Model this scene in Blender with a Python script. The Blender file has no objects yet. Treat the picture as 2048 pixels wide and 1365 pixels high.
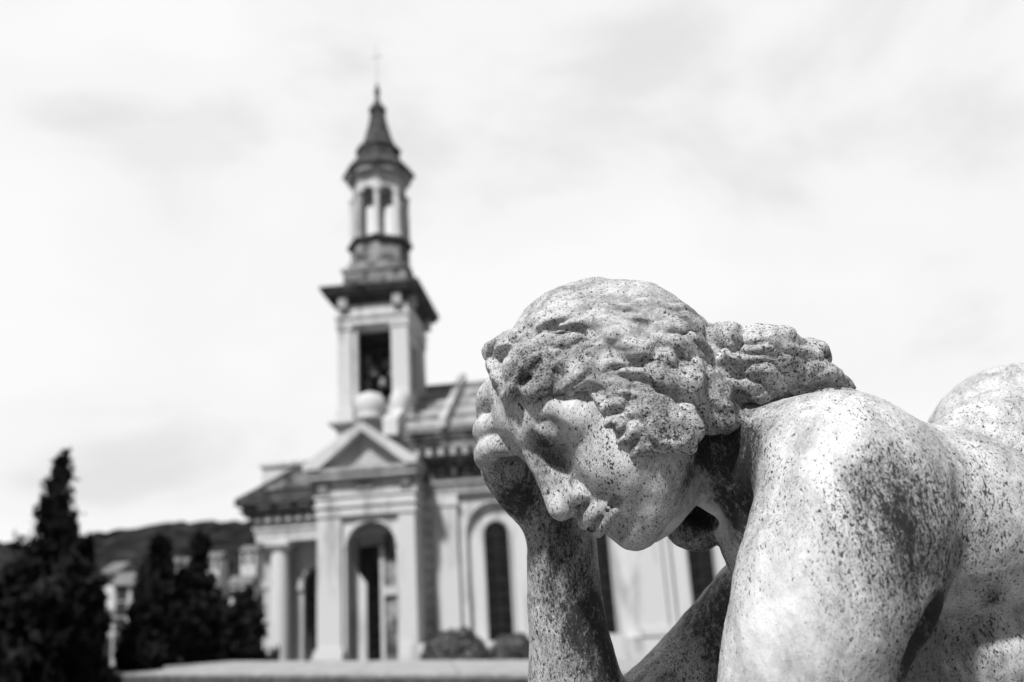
import bpy, bmesh, math, random
import numpy as np
from mathutils import Matrix, Vector
random.seed(7); np.random.seed(7)
SC = bpy.context.scene
COL = SC.collection

# ------------------------------------------------------------------ camera
FPX, CX, CY = 1826.0, 1024.0, 682.5            # focal length in photo pixels (about 32 mm on full frame)
_u = np.array([650 - CX, 5150 + CY, -FPX]); _u /= np.linalg.norm(_u)
_f = np.array([0, 0, -1.0]); _y = _f - _f.dot(_u) * _u; _y /= np.linalg.norm(_y); _x = np.cross(_y, _u)
RW = np.array([_x, _y, _u])                     # world = RW @ camera space
CAMLOC = np.array([0.0, 0.0, 1.45])
cam = bpy.data.cameras.new('camera'); camo = bpy.data.objects.new('camera', cam); COL.objects.link(camo)
camo.matrix_world = Matrix([[*RW[0], CAMLOC[0]], [*RW[1], CAMLOC[1]], [*RW[2], CAMLOC[2]], [0, 0, 0, 1]])
cam.sensor_width = 36; cam.lens = FPX / 2048 * 36
cam.clip_start = 0.02; cam.clip_end = 5000
cam.dof.use_dof = True; cam.dof.focus_distance = 0.80; cam.dof.aperture_fstop = 4.7
SC.camera = camo

def ray(px, py):
    return RW @ np.array([(px - CX) / FPX, -(py - CY) / FPX, -1.0])

# ------------------------------------------------------------------ light
SUN = Vector((-0.25, -0.58, 0.77)).normalized()      # towards the sun
sun = bpy.data.lights.new('sun', 'SUN'); suno = bpy.data.objects.new('sun', sun); COL.objects.link(suno)
sun.energy = 4.7; sun.angle = math.radians(4.0); sun.color = (1, 1, 1)
suno.rotation_euler = SUN.to_track_quat('Z', 'Y').to_euler()
w = bpy.data.worlds.new('World'); SC.world = w; w.use_nodes = True
nt = w.node_tree; N = nt.nodes; Lk = nt.links; N.clear()
def nd(t, **kw):
    n = N.new(t)
    for k, v in kw.items(): setattr(n, k, v)
    return n
sky = nd('ShaderNodeTexSky', sky_type='NISHITA', sun_disc=False)
sky.sun_elevation = math.asin(SUN.z); sky.sun_rotation = math.atan2(SUN.x, SUN.y)
bw = nd('ShaderNodeRGBToBW'); Lk.new(sky.outputs[0], bw.inputs[0])
tc = nd('ShaderNodeTexCoord')
mp = nd('ShaderNodeMapping'); mp.inputs['Scale'].default_value = (1.0, 1.0, 1.7); mp.inputs['Location'].default_value = (0.15, 0.5, 0.3)
mp.inputs['Rotation'].default_value = (0, math.radians(14), 0)
Lk.new(tc.outputs['Generated'], mp.inputs[0])
n1 = nd('ShaderNodeTexNoise'); n1.inputs['Scale'].default_value = 2.7; n1.inputs['Detail'].default_value = 6; n1.inputs['Roughness'].default_value = 0.5; n1.inputs['Distortion'].default_value = 0.35
Lk.new(mp.outputs[0], n1.inputs['Vector'])
cr = nd('ShaderNodeValToRGB'); cr.color_ramp.interpolation = 'EASE'
cr.color_ramp.elements[0].position = 0.30; cr.color_ramp.elements[0].color = (.78, .78, .78, 1)
cr.color_ramp.elements[1].position = 0.62; cr.color_ramp.elements[1].color = (.97, .97, .97, 1)
e = cr.color_ramp.elements.new(0.46); e.color = (.93, .93, .93, 1)
Lk.new(n1.outputs[0], cr.inputs[0])
# bright cloud bank over the northern half of the sky, unseen rest (Nishita) kept dim to deepen the shade
dp = nd('ShaderNodeVectorMath', operation='DOT_PRODUCT'); dp.inputs[1].default_value = (0.0, 0.93, 0.37)
Lk.new(tc.outputs['Generated'], dp.inputs[0])
ad = nd('ShaderNodeMath', operation='MULTIPLY_ADD'); ad.inputs[1].default_value = 0.5; Lk.new(n1.outputs[0], ad.inputs[0]); Lk.new(dp.outputs['Value'], ad.inputs[2])
mr = nd('ShaderNodeMapRange', interpolation_type='SMOOTHSTEP'); mr.inputs['From Min'].default_value = 0.55; mr.inputs['From Max'].default_value = 0.9
Lk.new(ad.outputs[0], mr.inputs[0])
bg1 = nd('ShaderNodeBackground'); bg1.inputs[1].default_value = 0.06; Lk.new(bw.outputs[0], bg1.inputs[0])
bg2 = nd('ShaderNodeBackground'); bg2.inputs[1].default_value = 1.0; Lk.new(cr.outputs[0], bg2.inputs[0])
mx = nd('ShaderNodeMixShader'); Lk.new(mr.outputs[0], mx.inputs[0]); Lk.new(bg1.outputs[0], mx.inputs[1]); Lk.new(bg2.outputs[0], mx.inputs[2])
wo = nd('ShaderNodeOutputWorld'); Lk.new(mx.outputs[0], wo.inputs[0])
SC.view_settings.view_transform = 'Standard'; SC.view_settings.look = 'None'; SC.view_settings.exposure = 0; SC.view_settings.gamma = 1
SC.render.engine = 'CYCLES'; SC.cycles.use_denoising = True
SC.cycles.max_bounces = 6

# ------------------------------------------------------------------ materials (all neutral greys: the photograph is black and white)
def mat(name, c0, c1=None, scale=3.0, detail=4, rough=0.85, bump=0.0, bscale=30, lo=0.35, hi=0.65, streak=False, spec=0.3):
    m = bpy.data.materials.new(name); m.use_nodes = True
    t = m.node_tree; b = t.nodes['Principled BSDF']; b.inputs['Roughness'].default_value = rough
    b.inputs['Specular IOR Level'].default_value = spec
    if c1 is None: c1 = c0
    tcn = t.nodes.new('ShaderNodeTexCoord'); mpn = t.nodes.new('ShaderNodeMapping')
    if streak: mpn.inputs['Scale'].default_value = (1, 1, 0.22)
    t.links.new(tcn.outputs['Object'], mpn.inputs[0])
    nz = t.nodes.new('ShaderNodeTexNoise'); nz.inputs['Scale'].default_value = scale; nz.inputs['Detail'].default_value = detail
    nz.inputs['Roughness'].default_value = 0.6
    t.links.new(mpn.outputs[0], nz.inputs['Vector'])
    r = t.nodes.new('ShaderNodeValToRGB'); r.color_ramp.elements[0].position = lo; r.color_ramp.elements[1].position = hi
    r.color_ramp.elements[0].color = (c0, c0, c0, 1); r.color_ramp.elements[1].color = (c1, c1, c1, 1)
    t.links.new(nz.outputs[0], r.inputs[0]); t.links.new(r.outputs[0], b.inputs['Base Color'])
    if bump:
        n2 = t.nodes.new('ShaderNodeTexNoise'); n2.inputs['Scale'].default_value = bscale; n2.inputs['Detail'].default_value = 5
        t.links.new(tcn.outputs['Object'], n2.inputs['Vector'])
        bp = t.nodes.new('ShaderNodeBump'); bp.inputs['Strength'].default_value = bump; bp.inputs['Distance'].default_value = 0.05
        t.links.new(n2.outputs[0], bp.inputs['Height']); t.links.new(bp.outputs[0], b.inputs['Normal'])
    return m
M = {}
M['stone'] = mat('pale_limestone', .24, .60, 1.5, 9, bump=.4, bscale=12, lo=.28, hi=.48, streak=True)
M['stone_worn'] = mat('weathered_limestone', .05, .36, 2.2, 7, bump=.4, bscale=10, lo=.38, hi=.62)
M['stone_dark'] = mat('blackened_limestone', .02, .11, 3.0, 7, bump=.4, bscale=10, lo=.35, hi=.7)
M['stone_mid'] = mat('grey_limestone', .26, .52, 1.4, 6, bump=.3, lo=.3, hi=.65, streak=True)
M['slab_roof'] = mat('roof_slabs', .12, .34, 2.5, 6, bump=.4, lo=.35, hi=.65)
M['slab_pale'] = mat('pale_roof_slabs', .30, .6, 2.5, 6, bump=.4, lo=.35, hi=.65)
M['glass'] = mat('dark_leaded_glass', .006, .015, 5, 2, rough=.25, spec=.2)
M['iron'] = mat('dark_iron', .02, .05, 8, 3, rough=.5)
M['steel'] = mat('pale_painted_iron', .45, .6, 8, 3, rough=.5)
M['bronze'] = mat('bell_bronze', .10, .22, 6, 3, rough=.45)
M['plaster'] = mat('interior_plaster', .30, .5, 1.2, 4)
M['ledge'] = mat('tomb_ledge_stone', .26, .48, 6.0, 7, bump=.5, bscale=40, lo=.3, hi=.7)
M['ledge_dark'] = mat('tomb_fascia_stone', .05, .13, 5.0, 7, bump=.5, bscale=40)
M['leaf'] = mat('dark_needles', .006, .03, 2.2, 3, rough=.9, spec=.05)
M['leaf2'] = mat('grey_green_leaves', .02, .07, .8, 3, rough=.9, spec=.05)
M['bark'] = mat('bark', .03, .08, 6, 4)
M['bush'] = mat('clipped_bush_leaves', .07, .22, 3, 3, rough=.9, spec=.1)
M['ground'] = mat('gravel_ground', .07, .14, 1.5, 8, bump=.4, bscale=20)
M['hill'] = mat('wooded_hill', .006, .05, .06, 9, rough=1, spec=0, lo=.35, hi=.7)
M['house'] = mat('house_render', .5, .7, .5, 3)
M['house_roof'] = mat('house_roof_tiles', .12, .22, .8, 3)
M['window'] = mat('window_dark', .03, .05, 1, 2)

def link(name, me, m=None, parent=None):
    o = bpy.data.objects.new(name, me); COL.objects.link(o)
    if m: me.materials.append(M[m] if isinstance(m, str) else m)
    if parent is not None: o.parent = parent
    return o
def empty(name, loc, label, cat, group=None, rz=0.0):
    o = bpy.data.objects.new(name, None); COL.objects.link(o); o.location = loc; o.rotation_euler = (0, 0, rz)
    o['label'] = label; o['category'] = cat
    if group: o['group'] = group
    return o
def tag(o, label, cat, group=None, kind=None):
    o['label'] = label; o['category'] = cat
    if group: o['group'] = group
    if kind: o['kind'] = kind
    return o

class MB:
    """collects simple shapes into one mesh"""
    def __init__(s): s.bm = bmesh.new()
    def box(s, x0, x1, y0, y1, z0, z1, bev=0.0):
        vs = [s.bm.verts.new(p) for p in ((x0,y0,z0),(x1,y0,z0),(x1,y1,z0),(x0,y1,z0),(x0,y0,z1),(x1,y0,z1),(x1,y1,z1),(x0,y1,z1))]
        fs = [s.bm.faces.new([vs[i] for i in q]) for q in ((0,3,2,1),(4,5,6,7),(0,1,5,4),(1,2,6,5),(2,3,7,6),(3,0,4,7))]
        if bev:
            es = list({e for f in fs for e in f.edges})
            bmesh.ops.bevel(s.bm, geom=es, offset=bev, segments=2, affect='EDGES')
        return s
    def prism(s, pts, y0, y1, axis='y'):
        """polygon pts (a,b) extruded between y0 and y1; axis y: pts are (x,z); axis x: pts are (y,z)"""
        f = (lambda a, b, t: (a, t, b)) if axis == 'y' else ((lambda a, b, t: (t, a, b)) if axis == 'x' else (lambda a, b, t: (a, b, t)))
        A = [s.bm.verts.new(f(a, b, y0)) for a, b in pts]; B = [s.bm.verts.new(f(a, b, y1)) for a, b in pts]
        n = len(pts)
        s.bm.faces.new(A); s.bm.faces.new(B[::-1])
        for i in range(n): s.bm.faces.new((A[i], B[i], B[(i+1) % n], A[(i+1) % n]))
        return s
    def lathe(s, cx, cy, prof, seg=24, rot=0.0, a0=0, a1=2*math.pi):
        rings = []
        for r, z in prof:
            rings.append([s.bm.verts.new((cx + r*math.cos(rot + 2*math.pi*k/seg), cy + r*math.sin(rot + 2*math.pi*k/seg), z)) for k in range(seg)])
        for a, b in zip(rings, rings[1:]):
            for k in range(seg): s.bm.faces.new((a[k], a[(k+1) % seg], b[(k+1) % seg], b[k]))
        s.bm.faces.new(rings[0][::-1]); s.bm.faces.new(rings[-1])
        return s
    def archwall(s, x0, x1, z0, z1, y0, y1, ax0, ax1, zs, az0=None, seg=14):
        """wall x0..x1,z0..z1 with an arched opening ax0..ax1 springing at zs; opening starts at az0 (or z0)"""
        r = (ax1 - ax0) / 2; c = (ax0 + ax1) / 2
        if az0 is None: az0 = z0
        arc = [(c - r*math.cos(math.pi*k/seg), zs + r*math.sin(math.pi*k/seg)) for k in range(seg+1)]
        if az0 > z0: s.box(x0, x1, y0, y1, z0, az0)
        s.box(x0, ax0, y0, y1, az0, zs); s.box(ax1, x1, y0, y1, az0, zs)
        for (a, b) in zip(arc, arc[1:]):
            s.prism([a, b, (b[0], z1), (a[0], z1)], y0, y1)
        s.prism([(x0, zs), (ax0, zs), (ax0, z1), (x0, z1)], y0, y1); s.prism([(ax1, zs), (x1, zs), (x1, z1), (ax1, z1)], y0, y1)
        return s
    def archband(s, c, zs, r0, r1, y0, y1, seg=16):
        for k in range(seg):
            a, b = math.pi*k/seg, math.pi*(k+1)/seg
            s.prism([(c-r0*math.cos(a), zs+r0*math.sin(a)), (c-r1*math.cos(a), zs+r1*math.sin(a)), (c-r1*math.cos(b), zs+r1*math.sin(b)), (c-r0*math.cos(b), zs+r0*math.sin(b))], y0, y1)
        return s
    def archpanel(s, x0, x1, z0, zs, y0, y1, seg=16):
        r = (x1-x0)/2; c = (x0+x1)/2
        s.prism([(x0, z0)] + [(c - r*math.cos(math.pi*k/seg), zs + r*math.sin(math.pi*k/seg)) for k in range(seg+1)] + [(x1, z0)], y0, y1)
        return s
    def build(s, name, m=None, parent=None, smooth=False):
        bmesh.ops.recalc_face_normals(s.bm, faces=s.bm.faces)
        me = bpy.data.meshes.new(name); s.bm.to_mesh(me); s.bm.free()
        if smooth:
            me.polygons.foreach_set('use_smooth', np.ones(len(me.polygons), bool)); me.update()
        return link(name, me, m, parent)

# ------------------------------------------------------------------ setting: ground and hills
def grid_mesh(name, X, Y, Z, m, smooth=True):
    ny, nx = X.shape
    v = np.stack([X, Y, Z], -1).reshape(-1, 3)
    i = np.arange(ny*nx).reshape(ny, nx)
    q = np.stack([i[:-1, :-1], i[:-1, 1:], i[1:, 1:], i[1:, :-1]], -1).reshape(-1, 4)
    me = bpy.data.meshes.new(name); me.from_pydata(v.tolist(), [], q.tolist())
    me.polygons.foreach_set('use_smooth', np.full(len(me.polygons), smooth)); me.update()
    o = link(name, me, m); o['kind'] = 'structure'; return o
gx, gy = np.meshgrid(np.linspace(-1500, 1500, 60), np.linspace(-1000, 1900, 60))
grid_mesh('ground', gx, gy, 0*gx, 'ground')

def vnoise(P, f, seed=0):
    """smooth value noise, P (...,3)"""
    Q = np.asarray(P, np.float32) * f; I = np.floor(Q).astype(np.int64); t = Q - I; t = t*t*(3-2*t)
    def h(i, j, k):
        n = (i*374761393 + j*668265263 + k*2147483647 + seed*974634777) & 0xffffffff
        n = ((n ^ (n >> 13)) * 1274126177) & 0xffffffff
        return ((n ^ (n >> 16)) & 0xffff).astype(np.float32) / 65535.0
    x, y, z = I[..., 0], I[..., 1], I[..., 2]; a, b, c = t[..., 0], t[..., 1], t[..., 2]
    r = 0
    for dx in (0, 1):
        for dy in (0, 1):
            for dz in (0, 1):
                r = r + h(x+dx, y+dy, z+dz) * (a if dx else 1-a) * (b if dy else 1-b) * (c if dz else 1-c)
    return r*2-1

# hill skyline: heights at azimuths, taken where the ridge stands about 620 m off
sk = [(-700,1120),(-200,1105),(0,1092),(60,1090),(160,1073),(200,1070),(250,1063),(320,1052),(350,1045),(420,1042),(510,1040),(700,1052),(1000,1080),(1500,1110),(2300,1120),(3200,1150)]
az = []; hz = []
for px, py in sk:
    r = ray(px, py); az.append(math.atan2(r[0], r[1])); hz.append(r[2]/math.hypot(r[0], r[1]))
A_, T_ = np.meshgrid(np.linspace(-1.15, 1.15, 420), np.linspace(0, 1, 110))
dist = 190 + 470*T_
el = np.interp(A_, az, hz)
Zr = 1.45 + el*640
Z = Zr * np.clip(T_/0.93, 0, 1)**1.25 * np.where(T_ > .93, 1-(T_-.93)*3, 1)
X = dist*np.sin(A_); Y = dist*np.cos(A_)
P3 = np.stack([X, Y, 0*X], -1)
bumpy = np.abs(vnoise(P3, 1/9., 3))*3.6 + vnoise(P3, 1/40., 5)*3.5 + vnoise(P3, 1/4.5, 9)*1.3
Z = Z + bumpy*np.clip(T_*3, 0, 1) - 0.6
grid_mesh('hill', X, Y, Z, 'hill')

# ------------------------------------------------------------------ houses on the slope
def house(cx, cy, cz, wx, wy, h, rz, label, roof=0.25, nwin=3, nst=2, group='houses on the hillside'):
    r = empty('house', (cx, cy, cz), label, 'house', group, rz)
    MB().box(-wx/2, wx/2, -wy/2, wy/2, -8, h).build('wall', 'house', r)
    b = MB(); ov = 0.5
    b.prism([(-wy/2-ov, h+.01), (wy/2+ov, h+.01), (0, h+roof*wy)], -wx/2-ov, wx/2+ov, 'x'); b.build('roof', 'house_roof', r)
    for i in range(nwin):
        for j in range(nst):
            x = -wx/2 + wx*(i+.5)/nwin; z = h*(j+.5)/nst
            MB().box(x-.6, x+.6, -wy/2-.06, -wy/2+.05, z-.8, z+.8).build('window', 'window', r)
    return r
def at(px, py, dist):
    r = ray(px, py); s = dist/math.hypot(r[0], r[1]); return CAMLOC + r*s
def hs(px0, px1, pyt, pyb, dist, label, depth=8, rz=0.2, **kw):
    a = at(px0, pyb, dist); b = at(px1, pyb, dist); t = at((px0+px1)/2, pyt, dist)
    c = (a+b)/2; house(c[0], c[1]+depth/2, c[2], abs(b[0]-a[0]), depth, t[2]-c[2], rz, label, **kw)
hs(196, 262, 1172, 1300, 120, 'tall pale house with dark windows between the two dark tree masses', 10, .25, nwin=2, nst=4, roof=.18)
hs(236, 276, 1185, 1262, 135, 'lower pale house half behind the tall one by the cypress group', 9, .2, nwin=2, nst=3)
hs(205, 236, 1146, 1176, 175, 'small white house above the tall pale one on the slope', 8, -.1, nwin=2, nst=1)
hs(-40, 30, 1175, 1215, 150, 'pale house at the far left edge of the slope', 9, .1, nwin=3, nst=2)
hs(328, 350, 1128, 1150, 300, 'little white house seen just left of the thin cypress tip', 8, .1, nwin=2, nst=1)
hs(353, 369, 1128, 1143, 310, 'tiny white house seen just right of another between the cypress tips', 8, .1, nwin=2, nst=1)
hs(412, 440, 1116, 1140, 300, 'white house on the slope right of the tallest cypress tip', 8, 0, nwin=2, nst=2)
hs(480, 513, 1103, 1130, 280, 'bright white house on the slope against the corner of the church porch', 8, 0, nwin=2, nst=2)
hs(454, 494, 1170, 1205, 200, 'long grey house low on the slope beside the church porch', 8, .1, nwin=3, nst=1)

# ------------------------------------------------------------------ trees
def leaf_cloud(name, P, size, m, parent, stretch=(1, 1, 1)):
    n = len(P)
    A = np.random.normal(size=(n, 3)); A /= np.linalg.norm(A, axis=1)[:, None]
    B = np.cross(A, np.random.normal(size=(n, 3))); B /= np.linalg.norm(B, axis=1)[:, None]
    s = size*np.random.uniform(.5, 1.4, (n, 1)); st = np.array(stretch)
    V = np.stack([P - A*s*st, P + B*s*.45, P + A*s*st, P - B*s*.45], 1).reshape(-1, 3)
    q = np.arange(4*n).reshape(n, 4)
    me = bpy.data.meshes.new(name); me.from_pydata(V.tolist(), [], q.tolist()); me.update()
    return link(name, me, m, parent)
def trunk(h, r, parent, limbs=10, spread=0.8):
    b = MB(); b.lathe(0, 0, [(r*1.3, -.1), (r, h*.1), (r*.7, h*.5), (r*.15, h*.96)], 9)
    for i in range(limbs):
        z = h*(.12 + .75*i/limbs); a = i*2.4; L = spread*(1-z/h)+.1
        p = Vector((0, 0, z)); q = Vector((L*math.cos(a), L*math.sin(a), z+L*.35)); d = (q-p).normalized()
        s1 = d.orthogonal().normalized(); s2 = d.cross(s1); rr = r*.3
        A = [b.bm.verts.new(p + s1*rr*math.cos(k*2.1) + s2*rr*math.sin(k*2.1)) for k in range(3)]; t = b.bm.verts.new(q)
        for k in range(3): b.bm.faces.new((A[k], A[(k+1) % 3], t))
    b.build('trunk', 'bark', parent)
def conifer(px, pyt, dist, prof, label, name='conifer', n=9000, size=.16, m='leaf', tilt=0.0, group=None, boughs=60):
    """prof: list of (fraction from top, half width in m). Boughs of needle clumps around a tapered trunk."""
    t = at(px, pyt, dist); h = t[2]
    r = empty(name, (t[0], t[1], 0), label, 'tree', group)
    trunk(h, .16, r, 14, prof[-1][1]*.7)
    fr = [p[0] for p in prof]; hw = [p[1] for p in prof]
    pts = []
    for k in range(boughs):
        f = ((k+random.random())/boughs)**.8; wd = np.interp(f, fr, hw)*(random.choice((.55, .8, 1.0, 1.2, 1.4)) if f > .1 else 1)
        a = random.uniform(0, 2*math.pi); z = h*(1-f)
        nn = int(n/boughs*(.35+1.3*f)); s = np.random.beta(1.6, 1.1, nn)*wd
        side = np.random.normal(0, .10+.16*wd, nn)*(1-.5*s/max(wd, .01)); dz = np.random.normal(0, .04+.07*wd, nn) + s*.34 - .15*wd
        pts.append(np.stack([s*math.cos(a)-side*math.sin(a), s*math.sin(a)+side*math.cos(a), z+dz], 1))
    pts = np.concatenate(pts); pts[:, 2] = np.clip(pts[:, 2], .05, h)
    pts[:, 0] += tilt*(pts[:, 2]/h)**3
    leaf_cloud('crown', pts, size, m, r, (1, 1, 1.3))
    return r
conifer(112, 903, 17, [(0, .01), (.05, .05), (.12, .12), (.2, .24), (.27, .28), (.33, .45), (.40, .42), (.46, .60), (.52, .68), (.7, .82), (1, .95)], 'tall shaggy dark conifer with a leaning tip at the left of the church', n=26000, size=.06, boughs=170, tilt=.16)
gT = 'dark trees left of the church'
conifer(28, 1135, 15.5, [(0, .1), (.2, .4), (.5, .6), (1, .8)], 'broad dark evergreen at the left edge in front of the shaggy conifer', 'evergreen', 12000, .13, group=gT)
conifer(160, 1088, 16.2, [(0, .12), (.15, .26), (.4, .34), (1, .44)], 'blunt dark evergreen close at the right side of the shaggy conifer', 'evergreen', 14000, .12, group=gT)
conifer(320, 1072, 21, [(0, .05), (.12, .12), (.3, .35), (.5, .5), (1, .68)], 'dark cypress with a thin tip, left one of the cypress group', 'cypress', 15000, .13, group=gT)
conifer(404, 1070, 22, [(0, .05), (.12, .12), (.3, .26), (.5, .45), (1, .6)], 'slender dark cypress with the tallest tip, nearest the church in its group', 'cypress', 12000, .12, group=gT)
conifer(362, 1145, 21.5, [(0, .1), (.2, .35), (.6, .5), (1, .6)], 'low dark cypress filling the gap between the two pointed cypresses', 'cypress', 12000, .13, group=gT)
conifer(290, 1200, 18, [(0, .08), (.2, .25), (.6, .35), (1, .4)], 'short dark shrubby conifer in front of the cypress group', 'conifer', 7000, .12, group=gT)
conifer(447, 1215, 24, [(0, .1), (.3, .6), (.6, .8), (1, .8)], 'low dark tree between the tallest cypress and the church porch', 'evergreen', 7000, .12, m='leaf', group=gT)
conifer(492, 1180, 26, [(0, .1), (.3, .4), (.6, .6), (1, .6)], 'narrow dark tree against the corner of the church porch', 'evergreen', 7000, .12, m='leaf', group=gT)

# ------------------------------------------------------------------ church (local: x along the side wall, y away from the camera, z up)
YAW = math.radians(-4.5)
CH = empty('church', (0, 30, 0), 'pale stone cemetery church with an octagonal bell lantern and slab roof', 'church', None, YAW)
def mould(b, x0, x1, y0, y1, prof):
    """stacked cornice slabs: prof (z0,z1,overhang) round a block"""
    for z0, z1, o in prof: b.box(x0-o, x1+o, y0-o, y1+o, z0, z1)
# --- nave wall with three blind bays
b = MB(); NX1 = 7.4
bays = [-1.12, 2.28, 5.68]
b.box(-3.5, NX1, 1.9, 11, 0, 7.0)                        # core behind the bays
for c in bays:                                            # recessed bay: arched frame stands 18 cm proud
    b.archwall(c-1.28, c+1.28, 0.9, 5.95, 1.62, 1.9, c-1.0, c+1.0, 4.62)
b.box(-3.5, NX1, 1.42, 1.92, 0, .9)
b.build('nave_wall', 'stone', CH)
for c in [bays[0]-1.7] + [x+1.7 for x in bays]:           # flat pilasters between the bays
    b = MB(); b.box(c-.42, c+.42, 1.42, 1.95, .9, 5.55); b.box(c-.5, c+.5, 1.36, 1.95, 5.55, 5.7); b.box(c-.47, c+.47, 1.38, 1.95, 5.7, 5.93); b.box(c-.5, c+.5, 1.36, 1.95, .9, 1.15)
    b.build('pilaster', 'stone', CH)
b = MB()
for i in range(12):                                       # corner of rusticated blocks
    b.box(-3.6, -3.28, 1.47, 1.95, .9+i*.42, .9+i*.42+.39, .02)
b.build('quoin', 'stone', CH)
for c in bays:                                            # long arched windows
    wd = MB().archpanel(c-.42, c+.42, 1.05, 4.55, 1.86, 1.885).build('window', 'glass', CH)
    MB().archband(c, 4.55, .42, .50, 1.80, 1.9).box(c-.50, c-.42, 1.8, 1.9, 1.05, 4.55).box(c+.42, c+.50, 1.8, 1.9, 1.05, 4.55).build('frame', 'stone_mid', wd)
    bb = MB()
    for k in range(7): bb.box(c-.42, c+.42, 1.83, 1.855, 1.5+.5*k, 1.53+.5*k)
    bb.box(c-.012, c+.012, 1.835, 1.85, 1.05, 4.9); bb.build('glazing_bar', 'iron', wd)
    MB().box(c-.62, c+.62, 1.66, 1.9, .88, 1.03).build('sill', 'stone', wd)
b = MB(); mould(b, -3.5, NX1, 1.42, 11.4, [(5.95, 6.12, .03), (6.12, 6.3, .07), (6.3, 6.4, .16)]); b.build('architrave', 'stone_mid', CH)
MB().box(-3.5, NX1, 1.44, 11.3, 6.4, 7.1).build('frieze', 'stone_worn', CH)
b = MB()
for i in range(10):                                       # carved frieze: alternating discs and garlands
    x = -2.9 + i*1.0
    b.bm.verts.ensure_lookup_table()
    for k in range(10):
        a = 2*math.pi*k/10
        b.box(x+.26*math.cos(a)-.06, x+.26*math.cos(a)+.06, 1.30, 1.5, 6.75+.26*math.sin(a)-.06, 6.75+.26*math.sin(a)+.06)
    b.box(x-.1, x+.1, 1.3, 1.5, 6.65, 6.85, .03)
    for s in (-.5,): b.box(x+s-.09, x+s+.09, 1.28, 1.5, 6.45, 7.08, .02)
b.build('frieze_carving', 'stone_dark', CH)
b = MB(); mould(b, -3.6, NX1, 1.4, 11.4, [(7.1, 7.2, .12), (7.2, 7.36, .3), (7.36, 7.46, .42), (7.46, 7.72, .62), (7.72, 7.86, .7), (7.86, 8.0, .78)])
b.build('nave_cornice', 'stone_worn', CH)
b = MB()
b.box(-3.7, 7.4, 1.0, 1.4, 7.24, 7.44)
for i in range(27): b.box(-3.7+i*.42, -3.7+i*.42+.2, .80, 1.4, 7.22, 7.455)
b.build('dentil_row', 'stone_mid', CH)
# roof of overlapping stone slabs in steps
b = MB(); bp = MB(); nst = 9
for i in range(nst):
    y0 = .55+i*5.5/nst; y1 = .55+(i+1)*5.5/nst+.2; z0 = 8.0+i*3.0/nst
    (b if i % 2 == 0 else bp).prism([(y0, z0), (y0, z0+.18), (y1, z0+.18+.22), (y1, z0)], -4.3, NX1+.4, 'x')
b.box(-4.3, NX1+.4, 6.0, 6.3, 10.6, 11.12)
b.prism([(6.3, 8.0), (6.3, 11.0), (12, 8.0)], -4.3, NX1+.4, 'x')
b.build('nave_roof', 'slab_roof', CH); bp.build('roof_course', 'slab_pale', CH)
for c in (-2.6, .8, 4.2):
    MB().prism([(.35, 8.1), (.35, 8.42), (6.15, 11.55), (6.15, 11.0)], c-.12, c+.12, 'x').build('roof_rib', 'stone_mid', CH)
MB().prism([(.2, 7.95), (.2, 8.5), (6.0, 11.45), (6.0, 7.95)], -4.62, -4.12, 'x').build('gable_coping', 'stone', CH)

# --- porch (left wing) with column, arches behind
PZ = [(4.75, 4.95, .0), (4.95, 5.15, .03), (5.15, 5.25, .1)]
b = MB(); mould(b, -9.4, -3.9, 1.25, 5.6, PZ); b.build('porch_architrave', 'stone', CH)
MB().box(-9.38, -3.9, 1.27, 5.58, 5.25, 5.62).build('porch_frieze', 'stone_mid', CH)
b = MB()
for i in range(9): b.box(-9.35+i*.36, -9.35+i*.36+.17, 1.0, 1.3, 5.42, 5.62)
b.box(-9.4, -6.2, 1.1, 1.3, 5.44, 5.6)
b.build('dentil_row', 'stone', CH); b = MB(); b.box(-9.4, -6.2, .90, .97, 5.85, 5.95)
for i in range(4): b.box(-9.2+i*.72, -9.2+i*.72+.42, .84, .95, 5.84, 5.96)
b.build('dentil_row', 'stone', CH)
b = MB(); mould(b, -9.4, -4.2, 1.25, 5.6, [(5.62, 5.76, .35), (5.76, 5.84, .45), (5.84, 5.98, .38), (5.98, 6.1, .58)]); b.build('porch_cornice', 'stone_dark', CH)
b = MB(); b.prism([(-9.98, 6.1), (-9.98, 6.22), (-7.5, 7.34), (-5.15, 8.36), (-4.3, 8.36), (-4.3, 6.1)], .72, 1.6)
b.prism([(-9.9, 6.1), (-5.15, 8.2), (-4.3, 8.2), (-4.3, 6.1)], 1.6, 5.9)
b.build('porch_roof', 'stone_dark', CH)
MB().prism([(-9.0, 6.45), (-7.3, 7.15), (-7.3, 6.45)], .66, .76).build('gable_carving', 'stone_worn', CH)
MB().box(-9.95, -6.6, 3.2, 5.8, 6.1, 7.72).box(-10.05, -6.6, 3.1, 5.9, 7.72, 7.86).build('attic', 'stone', CH)
b = MB(); b.lathe(-8.66, 1.62, [(.46, 0.3), (.46, .5), (.40, .56), (.42, .66), (.355, .74), (.36, 1.6), (.345, 3), (.30, 4.35), (.30, 4.42), (.37, 4.5), (.40, 4.58), (.40, 4.6)], 28)
b.box(-9.10, -8.22, 1.18, 2.06, 4.6, 4.745); b.box(-9.12, -8.20, 1.13, 2.11, .1, .3); b.build('column', 'stone', CH, smooth=False)
b = MB(); b.box(-9.4, -9.0, 2.1, 2.5, 0, 4.745); b.box(-9.46, -8.93, 2.04, 2.56, 3.25, 3.5); b.box(-9.46, -8.93, 2.04, 2.56, 4.45, 4.6); b.build('corner_pier', 'stone_mid', CH)
MB().box(-9.4, -8.98, 4.9, 5.5, 0, 4.74).build('corner_pier', 'stone_mid', CH)
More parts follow.
